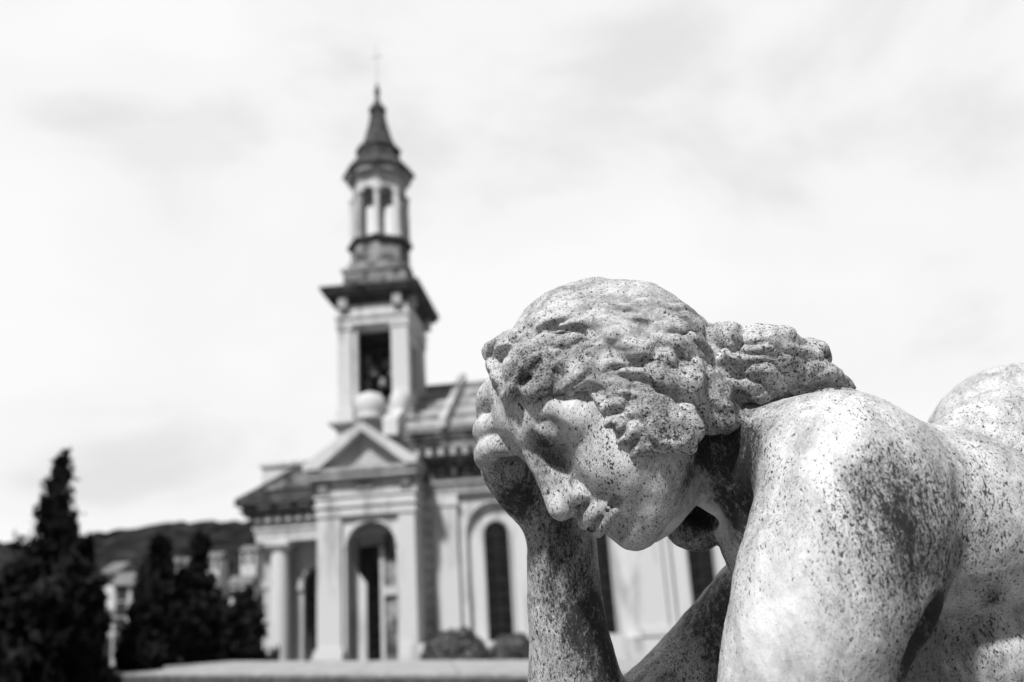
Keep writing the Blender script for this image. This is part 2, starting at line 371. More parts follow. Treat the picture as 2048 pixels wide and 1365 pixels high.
b = MB(); b.archwall(-8.95, -6.06, 0, 4.74, 2.15, 2.4, -7.98, -6.62, 3.3); b.archband(-7.3, 3.3, .68, .86, 2.05, 2.15); b.box(-8.18, -7.98, 2.05, 2.15, 3.1, 3.3); b.build('porch_inner_wall', 'stone_mid', CH)
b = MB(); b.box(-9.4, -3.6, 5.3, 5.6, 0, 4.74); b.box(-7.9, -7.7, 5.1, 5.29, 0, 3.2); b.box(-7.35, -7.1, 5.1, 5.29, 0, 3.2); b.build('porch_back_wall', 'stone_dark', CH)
MB().box(-9.5, -3.6, 1.2, 5.6, .02, .3).build('porch_floor', 'stone_mid', CH)
# --- aedicule with arch and pediment
b = MB(); b.box(-6.85, -6.05, 0, 1.2, .2, 5.28); b.box(-4.12, -3.58, 0, 1.5, .2, 5.28)
b.box(-7.0, -5.98, -.12, 1.2, .1, .95, .03); b.box(-4.2, -3.3, -.12, 1.5, .1, .95, .03)
b.box(-6.93, -5.98, -.07, 1.2, .95, 1.12); b.box(-4.2, -3.38, -.07, 1.5, .95, 1.12)
b.archwall(-6.05, -4.12, .2, 5.28, .14, .5, -5.92, -4.24, 4.24); b.archband(-5.08, 4.24, .84, .95, .10, .14)
b.build('arch_front', 'stone', CH)
b = MB(); mould(b, -6.85, -3.58, 0, 1.4, [(5.28, 5.38, .06), (5.38, 5.58, .03), (5.58, 5.66, .1), (5.66, 5.9, .04), (5.9, 5.98, .1)]); b.build('arch_capital', 'stone', CH)
MB().box(-6.83, -3.47, .02, 1.4, 5.98, 6.43).build('arch_frieze', 'stone_mid', CH)
b = MB()
for x in (-6.66, -3.86):
    MB().box(x-.14, x+.18, -.14, .1, 6.0, 6.42, .03).build('bracket', 'stone_worn', CH)
b.box(-5.5, -4.9, -.05, .1, 6.1, 6.38, .03)
b.build('frieze_carving', 'stone_worn', CH)
b = MB(); mould(b, -6.72, -3.7, 0, 1.5, [(6.43, 6.51, .12), (6.51, 6.70, .28), (6.70, 6.83, .36)]); b.build('pediment_cornice', 'stone_mid', CH)
b = MB()
zc = 8.36
b.prism([(-7.22, 6.83), (-7.22, 7.02), (-5.22, zc), (-5.22, zc-.32), (-6.7, 6.835)], -.44, 1.5)
b.prism([(-3.36, 6.83), (-3.36, 7.0), (-5.22, zc), (-5.22, zc-.32), (-3.75, 6.835)], -.44, 1.5)
b.build('raking_cornice', 'stone', CH)
MB().prism([(-6.7, 6.835), (-5.22, zc-.32), (-3.75, 6.835)], .02, 1.2).build('tympanum', 'stone_mid', CH)
# interior seen through the arch: a drape of light wall, a door frame
b = MB(); b.box(-5.92, -5.42, .8, .95, .3, 3.1); b.prism([(-5.92, 3.1), (-5.42, 3.1), (-5.7, 3.5), (-5.92, 3.9)], .8, .95); b.build('porch_pier', 'stone', CH)
b = MB(); b.box(-5.0, -4.86, 1.0, 1.1, .3, 4.3); b.box(-4.86, -4.2, 1.0, 1.1, 2.7, 2.98); b.build('door_frame', 'steel', CH)
MB().box(-4.86, -4.13, 1.12, 1.2, .3, 4.74).build('side_wall', 'stone_worn', CH)
# --- tower
TX0, TX1, TY0, TY1 = -6.6, -3.98, 1.7, 5.2
b = MB(); b.box(TX0-.05, TX1+.05, TY0-.05, TY1, 7.9, 8.66); b.build('tower_base', 'stone', CH)
b = MB(); mould(b, TX0, TX1, TY0, TY1, [(8.66, 8.74, .2), (8.74, 8.84, .3)]); b.build('tower_ledge', 'stone_mid', CH)
for x0, x1 in ((TX0, TX0+.5), (TX1-.62, TX1)):
    for y0, y1 in ((TY0, TY0+.6), (TY1-.6, TY1)):
        b = MB(); b.box(x0, x1, y0, y1, 9.3, 12.35); b.box(x0-.06, x1+.06, y0-.06, y1+.06, 8.84, 9.3); b.box(x0-.05, x1+.05, y0-.05, y1+.05, 12.35, 12.5)
        b.build('tower_pilaster', 'stone', CH)
b = MB(); yf = TY0+.1
b.box(TX0+.5, TX0+.70, yf, yf+.3, 8.84, 12.5); b.box(TX0+.70, TX1-.62, yf, yf+.3, 12.3, 12.5); b.box(TX0+.70, TX1-.62, yf, yf+.3, 8.84, 9.4)
xf = TX1-.1
b.box(xf-.3, xf, TY0+.6, TY0+.95, 8.84, 12.5); b.box(xf-.3, xf, TY1-.95, TY1-.6, 8.84, 12.5); b.box(xf-.3, xf, TY0+.95, TY1-.95, 12.1, 12.5); b.box(xf-.3, xf, TY0+.95, TY1-.95, 8.84, 9.6)
b.build('belfry_wall', 'stone', CH)
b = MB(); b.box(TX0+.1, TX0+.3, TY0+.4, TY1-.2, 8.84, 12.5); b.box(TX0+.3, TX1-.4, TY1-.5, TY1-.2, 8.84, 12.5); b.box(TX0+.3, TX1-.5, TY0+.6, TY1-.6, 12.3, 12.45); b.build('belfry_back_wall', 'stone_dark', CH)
b = MB(); mould(b, TX0, TX1, TY0, TY1, [(12.5, 12.62, .07), (12.62, 12.78, .03), (12.78, 12.9, .1), (12.9, 13.28, .04)]); b.build('tower_entablature', 'stone', CH)
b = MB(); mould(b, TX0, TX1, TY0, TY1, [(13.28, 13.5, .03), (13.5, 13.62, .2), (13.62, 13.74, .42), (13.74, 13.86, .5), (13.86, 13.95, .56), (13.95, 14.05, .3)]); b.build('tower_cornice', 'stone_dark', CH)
for x in (TX0+.08, TX1-.5): MB().box(x, x+.34, TY0-.3, TY0+.02, 13.1, 13.6, .03).build('bracket', 'stone_mid', CH)
for y in (TY0+.1, TY1-.4): MB().box(TX1-.02, TX1+.3, y, y+.34, 13.1, 13.6, .03).build('bracket', 'stone_mid', CH)
b = MB(); b.box(TX0+.18, TX1-.02, TY0+.15, TY1-.35, 14.05, 14.72); b.box(TX0+.1, TX1+.04, TY0+.08, TY1-.3, 14.72, 14.85); b.box(TX0+.3, TX1-.14, TY0+.3, TY1-.6, 14.85, 15.12); b.build('lantern_plinth', 'stone_worn', CH)
for i, (dx, z, s) in enumerate(((-.35, 11.1, .3), (.22, 11.35, .24), (.05, 10.6, .2), (.42, 11.0, .2))):      # bells in the opening
    bl = MB(); c0 = -5.28+dx; cy = TY0+1.3
    bl.lathe(c0, cy, [(s*1.1, z-s), (s*.85, z-s*.7), (s*.62, z), (s*.55, z+s*.5), (s*.3, z+s*.75), (s*.08, z+s*.85)], 18); bl.build('bell', 'bronze', CH, True)
b = MB(); b.box(-6.2, -4.4, TY0+1.22, TY0+1.38, 11.7, 11.85); b.box(-5.4, -5.3, TY0+1.2, TY0+1.4, 9, 11.7); b.build('bell_frame', 'iron', CH)
for x, r in ((-5.42, .56), (-4.32, .36)):                                       # round pale urns on the ledge
    b = MB(); z = 8.84
    b.lathe(x, TY0-.02-r*.05, [(r*.9, z), (r*.95, z+.06), (r*.8, z+.12), (r*1.0, z+.3), (r*1.05, z+.55), (r*.98, z+.75), (r*.7, z+.93), (r*.25, z+1.02)], 22); b.build('urn', 'stone', CH, True)
# --- octagonal lantern
LX, LY = -5.33, 3.4; OR = math.radians(8)
def octo(prof, name, m, par=CH, seg=8): return MB().lathe(LX, LY, prof, seg, OR).build(name, m, par)
octo([(1.26, 15.12), (1.26, 15.3), (1.17, 15.36), (1.17, 16.1)], 'lantern_base', 'stone_worn')
octo([(1.2, 16.1), (1.32, 16.22), (1.32, 16.32), (1.2, 16.4)], 'lantern_ledge', 'stone_dark')
for k in range(8):
    a = OR+2*math.pi*k/8; cx, cy = LX+1.09*math.cos(a), LY+1.09*math.sin(a)
    MB().lathe(cx, cy, [(.15, 16.4), (.15, 16.52), (.115, 16.58), (.105, 18.2), (.15, 18.3), (.15, 18.4)], 10).build('lantern_column', 'stone', CH)
b = MB()
for k in range(8):                                       # arched wall panels between the columns
    a0 = OR+2*math.pi*k/8; a1 = a0+math.pi/4; p = Vector((LX+1.08*math.cos(a0), LY+1.08*math.sin(a0), 0)); q = Vector((LX+1.08*math.cos(a1), LY+1.08*math.sin(a1), 0))
    t = MB(); L = (q-p).length
    t.archwall(0, L, 16.4, 18.95, 0, .13, .13, L-.13, 18.3)
    d = (q-p)/L; nrm = Vector((-d.y, d.x, 0))
    for v in t.bm.verts: v.co = p + d*v.co.x + nrm*v.co.y + Vector((0, 0, v.co.z))
    me = bpy.data.meshes.new('t'); t.bm.to_mesh(me); t.bm.free(); b.bm.from_mesh(me); bpy.data.meshes.remove(me)
b.build('lantern_wall', 'stone', CH)
octo([(1.1, 18.95), (1.18, 19.0), (1.2, 19.15), (1.14, 19.2)], 'lantern_frieze', 'stone_mid')
b = MB(); b.lathe(LX, LY, [(1.2, 19.2), (1.25, 19.28), (1.46, 19.36), (1.5, 19.46), (1.22, 19.85), (1.05, 20.0)], 8, OR)
b.build('lantern_cornice', 'stone_dark', CH)
b = MB()
for k in range(40):
    a = 2*math.pi*k/40; b.lathe(LX+1.27*math.cos(a), LY+1.27*math.sin(a), [(.05, 19.18), (.05, 19.36)], 6)
b.lathe(LX, LY, [(1.2, 19.21), (1.3, 19.22), (1.3, 19.33), (1.2, 19.34)], 40)
b.build('dentil_row', 'stone_mid', CH)
octo([(1.02, 20.0), (.90, 20.12), (.88, 20.5), (.96, 20.56), (.96, 20.62)], 'spire_drum', 'stone_dark')
octo([(.90, 20.62), (.74, 20.78), (.58, 21.2), (.50, 21.5), (.44, 21.75)], 'spire_skirt', 'stone_dark')
octo([(.42, 21.75), (.33, 22.3), (.30, 22.42)], 'spire', 'stone_dark')
MB().lathe(LX, LY, [(.32, 22.42), (.38, 22.52), (.34, 22.66), (.2, 22.85), (.1, 23.05), (.08, 23.25), (.13, 23.42), (.11, 23.6), (.04, 23.8), (.02, 24.0)], 14).build('finial', 'stone_dark', CH, True)
b = MB(); b.box(LX-.022, LX+.022, LY-.022, LY+.022, 23.9, 25.75); b.box(LX-.24, LX+.24, LY-.02, LY+.02, 25.2, 25.245); b.build('cross', 'steel', CH)

# ------------------------------------------------------------------ bushes and ledges
def bush(px0, px1, pyt, dist, label):
    a = at(px0, 1300, dist); c = at(px1, 1300, dist); t = at((px0+px1)/2, pyt, dist)
    h = t[2]; rx = abs(c[0]-a[0])/2; cx, cy = (a[0]+c[0])/2, (a[1]+c[1])/2
    r = empty('bush', (cx, cy, 0), label, 'bush', 'clipped bushes below the nave windows')
    n = 9000; d = np.random.normal(size=(n, 3)); d /= np.linalg.norm(d, axis=1)[:, None]; d[:, 2] = np.abs(d[:, 2])
    P = d*np.array([rx, rx*.9, h])*(1-.22*np.random.rand(n, 1)**1.5 + .12*vnoise(d, 3, 4)[:, None] + .07*vnoise(d, 8, 5)[:, None])
    leaf_cloud('foliage', P, .07, 'bush', r)
    MB().lathe(0, 0, [(rx*.82, 0), (rx*.8, h*.5), (rx*.5, h*.82), (.05, h*.9)], 16).build('branches', 'bark', r)
bush(832, 985, 1259, 25.5, 'large rounded dark bush under the first nave window')
bush(962, 1085, 1270, 26.0, 'smaller rounded bush right of the large one, beside the statue forearm')

# long stone ledge in the middle distance: top 0.3 m below the lens
def gp(px, py, z):
    r = ray(px, py); t = (z-CAMLOC[2])/r[2]; return CAMLOC + r*t
zt = 1.12
A0, B0, C0, D0 = gp(205, 1349, zt), gp(1100, 1347, zt), gp(1100, 1320, zt), gp(385, 1323, zt)
dirf = (B0-A0); dirb = (C0-D0)
B1 = A0+dirf*1.35; C1 = D0+dirb*1.3
def slab_obj(name, P, z0, z1, m, parent=None):
    b = MB(); b.prism([(p[0], p[1]) for p in P], z0, z1, 'z'); return b.build(name, m, parent)
cL = sum((A0, B1, C1, D0))/4
lw = empty('low_wall', (0, 0, 0), 'long low stone wall with a worn pale capping crossing below the church', 'wall')
slab_obj('capping', (A0, B1, C1, D0), zt-.03, zt, 'ledge', lw)
u_ = (B1-A0)/np.linalg.norm(B1-A0); Lw = np.linalg.norm(B1-A0)
jb = MB()
for k in range(1, 9):
    p = A0+(B1-A0)*k/9; q = D0+(C1-D0)*k/9; s_ = u_*.006
    jb.prism([((p-s_)[0], (p-s_)[1]), ((p+s_)[0], (p+s_)[1]), ((q+s_)[0], (q+s_)[1]), ((q-s_)[0], (q-s_)[1])], zt-.02, zt+.002, 'z')
jn = jb.build('joint', 'ledge_dark', lw); jn['kind'] = 'stuff'
ins = [cL+(p-cL)*.998 for p in (A0, B1, C1, D0)]
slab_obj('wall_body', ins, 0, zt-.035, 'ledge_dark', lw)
E_ = gp(-60, 1357, zt-.05); F_ = gp(92, 1356, zt-.05); G_ = gp(92, 1352, zt-.05); H_ = gp(-60, 1353, zt-.05)
sl = empty('tomb_slab', (0, 0, 0), 'small grey stone slab edge low in the bottom left corner', 'tomb')
g1 = gp(-80, 1372, zt-.05); g2 = gp(100, 1362, zt-.05); g3 = gp(86, 1353, zt-.05); g4 = gp(-80, 1358, zt-.05)
slab_obj('slab', (g1, g2, g3, g4), zt-.13, zt-.05, 'ledge', sl)
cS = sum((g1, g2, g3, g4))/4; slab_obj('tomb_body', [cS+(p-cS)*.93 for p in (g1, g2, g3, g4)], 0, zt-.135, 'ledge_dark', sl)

# ================================================================== the statue (sculpted as an implicit surface)
def P(px, py, d): return np.array([(px-CX)/FPX*d, -(py-CY)/FPX*d, -d])
# head frame: near side, crown, face direction (camera space), origin at the root of the nose
Lh = np.array([.27, .54, .79]); Lh /= np.linalg.norm(Lh)
Uh = np.array([-.74, .65, -.20]); Uh -= Uh.dot(Lh)*Lh; Uh /= np.linalg.norm(Uh)
Fh = np.cross(Lh, Uh)
N0 = P(1070, 934, .80); SH = 1.06e-3
def H(l, u, f): return N0 + SH*(l*Lh + u*Uh + f*Fh)
RH = np.stack([Lh, Uh, Fh])
I3 = np.eye(3)
class Ell:
    def __init__(s, c, r, R=I3): s.c = np.array(c); s.r = np.array(r, float); s.R = R
    def __call__(s, X):
        q = (X-s.c) @ s.R.T
        k0 = np.sqrt(((q/s.r)**2).sum(-1)); k1 = np.sqrt(((q/s.r**2)**2).sum(-1))+1e-9
        return k0*(k0-1)/k1
class Cap:
    def __init__(s, a, b, ra, rb): s.a = np.array(a); s.b = np.array(b); s.ra = ra; s.rb = rb; s.d = s.b-s.a; s.dd = max(s.d.dot(s.d), 1e-12)
    def __call__(s, X):
        q = X-s.a; t = np.clip(q@s.d/s.dd, 0, 1)
        return np.sqrt(((q-t[..., None]*s.d)**2).sum(-1)) - (s.ra+(s.rb-s.ra)*t)
class Half:
    def __init__(s, p, n): s.p = p; s.n = n/np.linalg.norm(n)
    def __call__(s, X): return (X-s.p)@s.n
def smin(a, b, k):
    h = np.clip(.5+.5*(b-a)/k, 0, 1); return b+(a-b)*h-k*h*(1-h)
def smax(a, b, k): return -smin(-a, -b, k)
class Sculpt:
    def __init__(s): s.ops = []
    def add(s, p, k=.004): s.ops.append((0, p, k)); return s
    def sub(s, p, k=.004): s.ops.append((1, p, k)); return s
    def cut(s, p, k=.004): s.ops.append((2, p, k)); return s
    # image-located helpers: pixels of the photo at a distance d, radii in pixels at that distance
    def chain(s, pts, k=.004, sub=False, sm=True):
        Q = [np.r_[P(x, y, d), r*d/FPX] for x, y, d, r in pts]
        if sm and len(Q) > 2: Q = catmull(Q, 3)
        for a, b in zip(Q, Q[1:]): (s.sub if sub else s.add)(Cap(a[:3], b[:3], a[3], b[3]), k)
        return s
    def ell(s, x, y, d, rx, ry, rz, ang=0, k=.004, sub=False):
        u = d/FPX; a = math.radians(ang); R = np.array([[math.cos(a), math.sin(a), 0], [-math.sin(a), math.cos(a), 0], [0, 0, 1.]])
        return (s.sub if sub else s.add)(Ell(P(x, y, d), (rx*u, ry*u, rz*u), R), k)
    # head-frame helpers (millimetres)
    def hell(s, c, r, k=.004, sub=False): return (s.sub if sub else s.add)(Ell(H(*c), np.array(r)*SH, RH), k)
    def hchain(s, pts, k=.004, sub=False):
        Q = [np.r_[H(*p[:3]), p[3]*SH] for p in pts]
        if len(Q) > 2: Q = catmull(Q, 3)
        for a, b in zip(Q, Q[1:]): (s.sub if sub else s.add)(Cap(a[:3], b[:3], a[3], b[3]), k)
        return s
    def ev(s, X, idx=None):
        f = np.full(X.shape[:-1], 1.0, np.float32)
        for i in (range(len(s.ops)) if idx is None else idx):
            t, p, k = s.ops[i]; d = p(X)
            if t == 0: f = smin(f, d, k)
            elif t == 1: f = smax(f, -d, k)
            else: f = smax(f, d, k)
        return f
    def mesh(s, lo, hi, h, B=16):
        lo = np.array(lo, float); n = np.ceil((np.array(hi)-lo)/h/B).astype(int); N3 = n*B+1
        bi = np.stack(np.meshgrid(*[np.arange(k) for k in n], indexing='ij'), -1).reshape(-1, 3)
        cen = lo + (bi+.5)*B*h; R = B*h*.5*math.sqrt(3)
        f = s.ev(cen); act = np.abs(f) < R*2.6
        D = np.stack([np.abs(p(cen)) if t == 2 else p(cen) for t, p, k in s.ops], 1)
        K = np.array([k for _, _, k in s.ops])
        near = D < (R*1.9 + K*1.5)[None, :]
        G = np.empty(tuple(N3), np.float32)
        G[...] = 1.0
        inside = f < 0
        for b in bi[inside & ~act]: G[b[0]*B:b[0]*B+B+1, b[1]*B:b[1]*B+B+1, b[2]*B:b[2]*B+B+1] = -1.0
        ax = np.arange(B+1); loc = np.stack(np.meshgrid(ax, ax, ax, indexing='ij'), -1)*h
        for j in np.nonzero(act)[0]:
            b = bi[j]; X = (lo + b*B*h + loc)
            idx = np.nonzero(near[j] | (np.array([t for t, _, _ in s.ops]) == 2))[0]
            G[b[0]*B:b[0]*B+B+1, b[1]*B:b[1]*B+B+1, b[2]*B:b[2]*B+B+1] = s.ev(X, idx) if len(idx) else 1.0
        return surface_nets(G, lo, h)
def catmull(Q, m):
    Q = [np.array(q, float) for q in Q]; out = []
    E = [2*Q[0]-Q[1]] + Q + [2*Q[-1]-Q[-2]]
    for i in range(1, len(E)-2):
        p0, p1, p2, p3 = E[i-1:i+3]
        for j in range(m):
            t = j/m; out.append(.5*((2*p1)+(-p0+p2)*t+(2*p0-5*p1+4*p2-p3)*t*t+(-p0+3*p1-3*p2+p3)*t**3))
    out.append(Q[-1]); return out
def surface_nets(G, lo, h):
    S = G < 0
    c = [S[i:S.shape[0]-1+i, j:S.shape[1]-1+j, k:S.shape[2]-1+k] for i in (0, 1) for j in (0, 1) for k in (0, 1)]
    al = c[0].copy(); an = c[0].copy()
    for q in c[1:]: al &= q; an |= q
    I = np.argwhere(an & ~al); del al, an, c
    dims = np.array(G.shape)-1
    key = (I[:, 0]*dims[1]+I[:, 1])*dims[2]+I[:, 2]
    co = [(i, j, k) for i in (0, 1) for j in (0, 1) for k in (0, 1)]
    V = np.stack([G[I[:, 0]+a, I[:, 1]+b, I[:, 2]+g] for a, b, g in co], 1)
    acc = np.zeros((len(I), 3)); cnt = np.zeros(len(I))
    for p in range(8):
        for q in range(p+1, 8):
            if sum(abs(np.array(co[p])-co[q])) != 1: continue
            va, vb = V[:, p], V[:, q]; m = (va < 0) != (vb < 0)
            t = np.where(m, va/np.where(m, va-vb, 1), 0)
            pos = np.array(co[p])[None]+t[:, None]*(np.array(co[q])-np.array(co[p]))[None]
            acc += pos*m[:, None]; cnt += m
    verts = lo + (I + acc/cnt[:, None])*h
    quads = []
    for ax in range(3):
        o = [0, 0, 0]; o[ax] = 1
        A = S[:S.shape[0]-o[0], :S.shape[1]-o[1], :S.shape[2]-o[2]]; Bq = S[o[0]:, o[1]:, o[2]:]
        E = np.argwhere(A != Bq); fl = A[E[:, 0], E[:, 1], E[:, 2]]
        b, g = [k for k in range(3) if k != ax]
        ok = (E[:, b] > 0) & (E[:, g] > 0) & (E[:, b] < dims[b]) & (E[:, g] < dims[g]); E = E[ok]; fl = fl[ok]
        def kk(db, dg):
            C = E.copy(); C[:, b] -= db; C[:, g] -= dg
            return np.searchsorted(key, (C[:, 0]*dims[1]+C[:, 1])*dims[2]+C[:, 2])
        q = np.stack([kk(1, 1), kk(0, 1), kk(0, 0), kk(1, 0)], 1)
        if ax == 1: fl = ~fl
        q[~fl] = q[~fl][:, ::-1]; quads.append(q)
    return verts, np.concatenate(quads)
def relax(v, q, it=2, lam=.5):
    e = np.concatenate([q[:, [0, 1]], q[:, [1, 2]], q[:, [2, 3]], q[:, [3, 0]]])
    for _ in range(it):
        a = np.zeros_like(v); c = np.zeros(len(v))
        for j in range(3): a[:, j] = np.bincount(e[:, 0], v[e[:, 1], j], len(v)) + np.bincount(e[:, 1], v[e[:, 0], j], len(v))
        c = np.bincount(e[:, 0], minlength=len(v)) + np.bincount(e[:, 1], minlength=len(v))
        v = v + lam*(a/c[:, None]-v)
    return v
def vnormals(v, q):
    n = np.cross(v[q[:, 2]]-v[q[:, 0]], v[q[:, 3]]-v[q[:, 1]]); out = np.zeros_like(v)
    for k in range(4):
        for j in range(3): out[:, j] += np.bincount(q[:, k], n[:, j], len(v))
    return out/(np.linalg.norm(out, axis=1)[:, None]+1e-12)

# ---- body, one continuous surface
B_ = Sculpt()
# torso, back and lap (mostly outside the frame)
B_.ell(1900, 1500, .93, 420, 420, 300, 0)
B_.ell(1850, 1950, 1.0, 430, 420, 380, 0, k=.06)
B_.ell(2120, 1180, .88, 330, 420, 230, 20, k=.05)           # back
B_.ell(2045, 905, 1.06, 190, 178, 150, 12, k=.03)            # far shoulder blade
B_.ell(1600, 1330, .93, 175, 260, 120, -12, k=.03)           # chest
# neck
B_.chain([(1395, 850, .868, 98), (1475, 930, .86, 92), (1545, 1030, .85, 100), (1620, 1150, .86, 130)], .02)
def FM(l, u, f):   # lower face set back under the brow
    return (l, u*.94 if u < 0 else u, f + .10*min(u, 0))
# skull and face masses
B_.ell(1232, 774, .86, 188, 186, 172, 0, k=.012)
B_.hell((0, 36, -47), (50, 36, 37), .016)
B_.ell(1068, 846, .822, 52, 60, 62, 0, k=.014)
B_.hell((0, -36, -64), (54, 58, 50), .016)
def fch(pts, *a): B_.hchain([(*FM(*p[:3]), p[3]) for p in pts], *a)
def fel(c, r, *a): B_.hell(FM(*c), r, *a)
for s in (1, -1):
    t = s*(1 if s > 0 else .74); g = 0 if s > 0 else -6
    fch([(s*44, -66, -80, 17), (s*33, -88, -44, 16), (s*10, -99, -16, 15)], .018)
    fel((t*33, -32, -37+g), (24, 28, 21), .025)
    fel((t*30, -56, -31+g), (26, 26, 25), .025)
    fel((t*40, -58, -56), (22, 30, 30), .025)
    fel((t*44, -10, -62), (18, 34, 34), .020)
    fch([(t*7, 13, -14+g, 6.5), (t*20, 20, -18+g, 6), (t*34, 21, -24+g, 6), (t*44, 13, -28+g, 7), (t*47, -4, -32+g, 10)], .014)
    B_.hell((t*26, 38, -49), (26, 28, 25), .022)
    B_.hell((t*25, 7, 1+g), (14.5, 11, 17), .007, True)          # eye socket
    B_.hell((t*27, 6.5, -20.5+g), (15, 12.5, 14.5), .005)             # eyeball under the lid
B_.ell(1097, 866, .788, 31, 22, 36, -34, k=.003)             # closed upper lid
B_.chain([(1066, 872, .780, 4), (1080, 892, .777, 5), (1099, 903, .775, 5.5), (1119, 906, .776, 4.5)], .003, True)
B_.chain([(1074, 846, .779, 2), (1098, 840, .771, 2.4), (1126, 856, .769, 2)], .005, True)
fel((0, -101, -14), (15, 14, 15), .012)
fel((0, -74, -15), (27, 20, 22), .012)
fel((0, -54, -6), (14, 10, 13), .008)
# nose
fch([(0, 8, -9, 8), (0, -8, -2, 6.2), (0, -24, 8, 6), (0, -38, 15.5, 6.4), (0, -42, 17, 6.6)], .008)
fch([(0, -43, 14, 5), (0, -50, 7, 5), (0, -54, 3, 5)], .005)
for s in (1, -1):
    fch([(s*6, -38, 9, 6.4), (s*11.5, -43, 5, 6.2), (s*12, -46, 1, 5.4)], .005)
    fch([(s*8, -20, -1, 7), (s*10, -32, 1, 6)], .010)
    fch([(s*15, -34, -2, 1.8), (s*19, -41, 0, 2.2), (s*19, -49, -1, 2)], .005, True)
    fch([(s*6.2, -50, 9, 2.8), (s*7.5, -46, 6, 3)], .002, True)
    fel((t*21, -54, -22), (17, 16, 17), .02)
fch([(0, -54, 10, 2.6), (0, -61, 11, 2.2)], .004, True)
# lips, slightly parted
for s in (1, -1):
    fch([(0, -65.5, 9.5, 4.2), (s*7, -64.5, 8.5, 4.6), (s*15, -67, 3.5, 4.2), (s*23, -71, -5, 3)], .005)
    fch([(0, -78, 7.5, 5.4), (s*8, -77.5, 6, 5.4), (s*15, -75.5, 1.5, 4.6), (s*22, -72.5, -5, 3)], .005)
    fch([(0, -71.7, 11.5, 3.0), (s*9, -71.2, 9, 2.8), (s*17, -71, 3.5, 2.4), (s*25, -71.5, -4, 2.0)], .0016, True)
    fel((s*27, -72, -5), (3.5, 3, 3.5), .006, True)
fch([(-14, -88, 0, 4), (0, -89, 4, 4.5), (14, -88, 0, 4)], .009, True)
# underside of the jaw, ties to the neck, and the hollow lump behind it
B_.chain([(1300, 1062, .835, 22), (1345, 1020, .83, 20), (1398, 950, .835, 26)], .012)
B_.chain([(1398, 962, .835, 20), (1428, 1015, .84, 14), (1452, 1075, .845, 12)], .010)
B_.ell(1388, 1052, .885, 62, 50, 50, -8, k=.006)
B_.chain([(1440, 1000, .88, 24), (1470, 1060, .87, 26), (1482, 1120, .87, 26)], .010)
B_.ell(1396, 1034, .856, 42, 24, 74, -14, k=.005, sub=True)
# right arm: upper arm comes forward, forearm stands up, hand under the forehead
B_.chain([(1600, 1180, .95, 120), (1480, 1300, .93, 100), (1330, 1440, .90, 92), (1200, 1540, .87, 88)], .03)
B_.chain([(1180, 1560, .87, 92), (1158, 1420, .88, 90), (1144, 1320, .885, 73), (1131, 1220, .89, 63), (1127, 1140, .895, 58), (1124, 1072, .90, 57)], .015)
B_.chain([(1120, 1075, .90, 58), (1092, 1030, .902, 50), (1052, 985, .90, 50), (1022, 938, .89, 52), (1010, 905, .885, 46)], .008)
B_.chain([(1120, 1050, .905, 56), (1095, 985, .91, 56), (1060, 930, .905, 56)], .012)
B_.chain([(1012, 915, .89, 27), (985, 925, .872, 22), (972, 908, .858, 23), (992, 893, .846, 20), (1022, 898, .838, 15)], .004)
B_.chain([(1008, 890, .895, 28), (980, 880, .88, 23), (970, 860, .865, 24), (990, 848, .852, 20), (1020, 850, .84, 16)], .004)
B_.chain([(1010, 870, .905, 26), (985, 845, .905, 20), (970, 828, .895, 17), (985, 815, .88, 16), (1010, 815, .87, 14)], .004)
B_.chain([(1012, 880, .90, 28), (985, 835, .885, 26), (984, 800, .868, 30), (1002, 785, .852, 30), (1030, 798, .838, 22), (1044, 815, .83, 14)], .005)
B_.chain([(1085, 1000, .90, 30), (1105, 955, .885, 22), (1100, 915, .87, 17), (1092, 890, .865, 13)], .005)
# near shoulder and arm
B_.chain([(1490, 908, .84, 70), (1595, 905, .80, 76), (1690, 922, .755, 112)], .03)
B_.ell(1712, 1000, .735, 192, 202, 186, 20, k=.03)
B_.ell(1868, 1036, .76, 194, 182, 165, 30, k=.028)
B_.ell(1975, 1060, .735, 170, 140, 118, 20, k=.03)
B_.chain([(1704, 1060, .72, 186), (1662, 1190, .705, 180), (1618, 1330, .70, 160), (1585, 1520, .70, 150), (1580, 1700, .72, 140)], .012)
B_.chain([(1600, 1720, .72, 140), (1440, 1880, .80, 120), (1250, 2000, .9, 100)], .02)
B_.ell(2100, 1190, .80, 200, 230, 150, 10, k=.03)
B_.ell(2100, 1420, .80, 230, 260, 170, 0, k=.04)
B_.ell(2050, 1316, .735, 175, 104, 90, -6, k=.018)
B_.ell(2040, 1470, .73, 180, 112, 100, -6, k=.018)
B_.chain([(1846, 1540, .66, 64), (1846, 1400, .655, 60), (1856, 1300, .652, 50), (1892, 1228, .658, 38), (1945, 1204, .672, 30), (2005, 1200, .69, 18)], .007, sub=True)
B_.chain([(1872, 1540, .68, 70), (1880, 1400, .675, 62), (1892, 1310, .675, 40)], .008, sub=True)
v, q = B_.mesh(P(900, 1900, 1.15)*[1, 1, 1] + [.0, -.28, -.1], [.85, .12, -.50], .0018)
v = relax(v, q, 2, .5)
def rough(v, q, a):
    n = vnormals(v, q); X = v*1.0
    dsp = vnoise(X, 38, 1)*a*1.3 + vnoise(X, 95, 2)*a*.7 + vnoise(X, 240, 3)*a*.35
    return v + n*dsp[:, None]
v = rough(v, q, .0006)
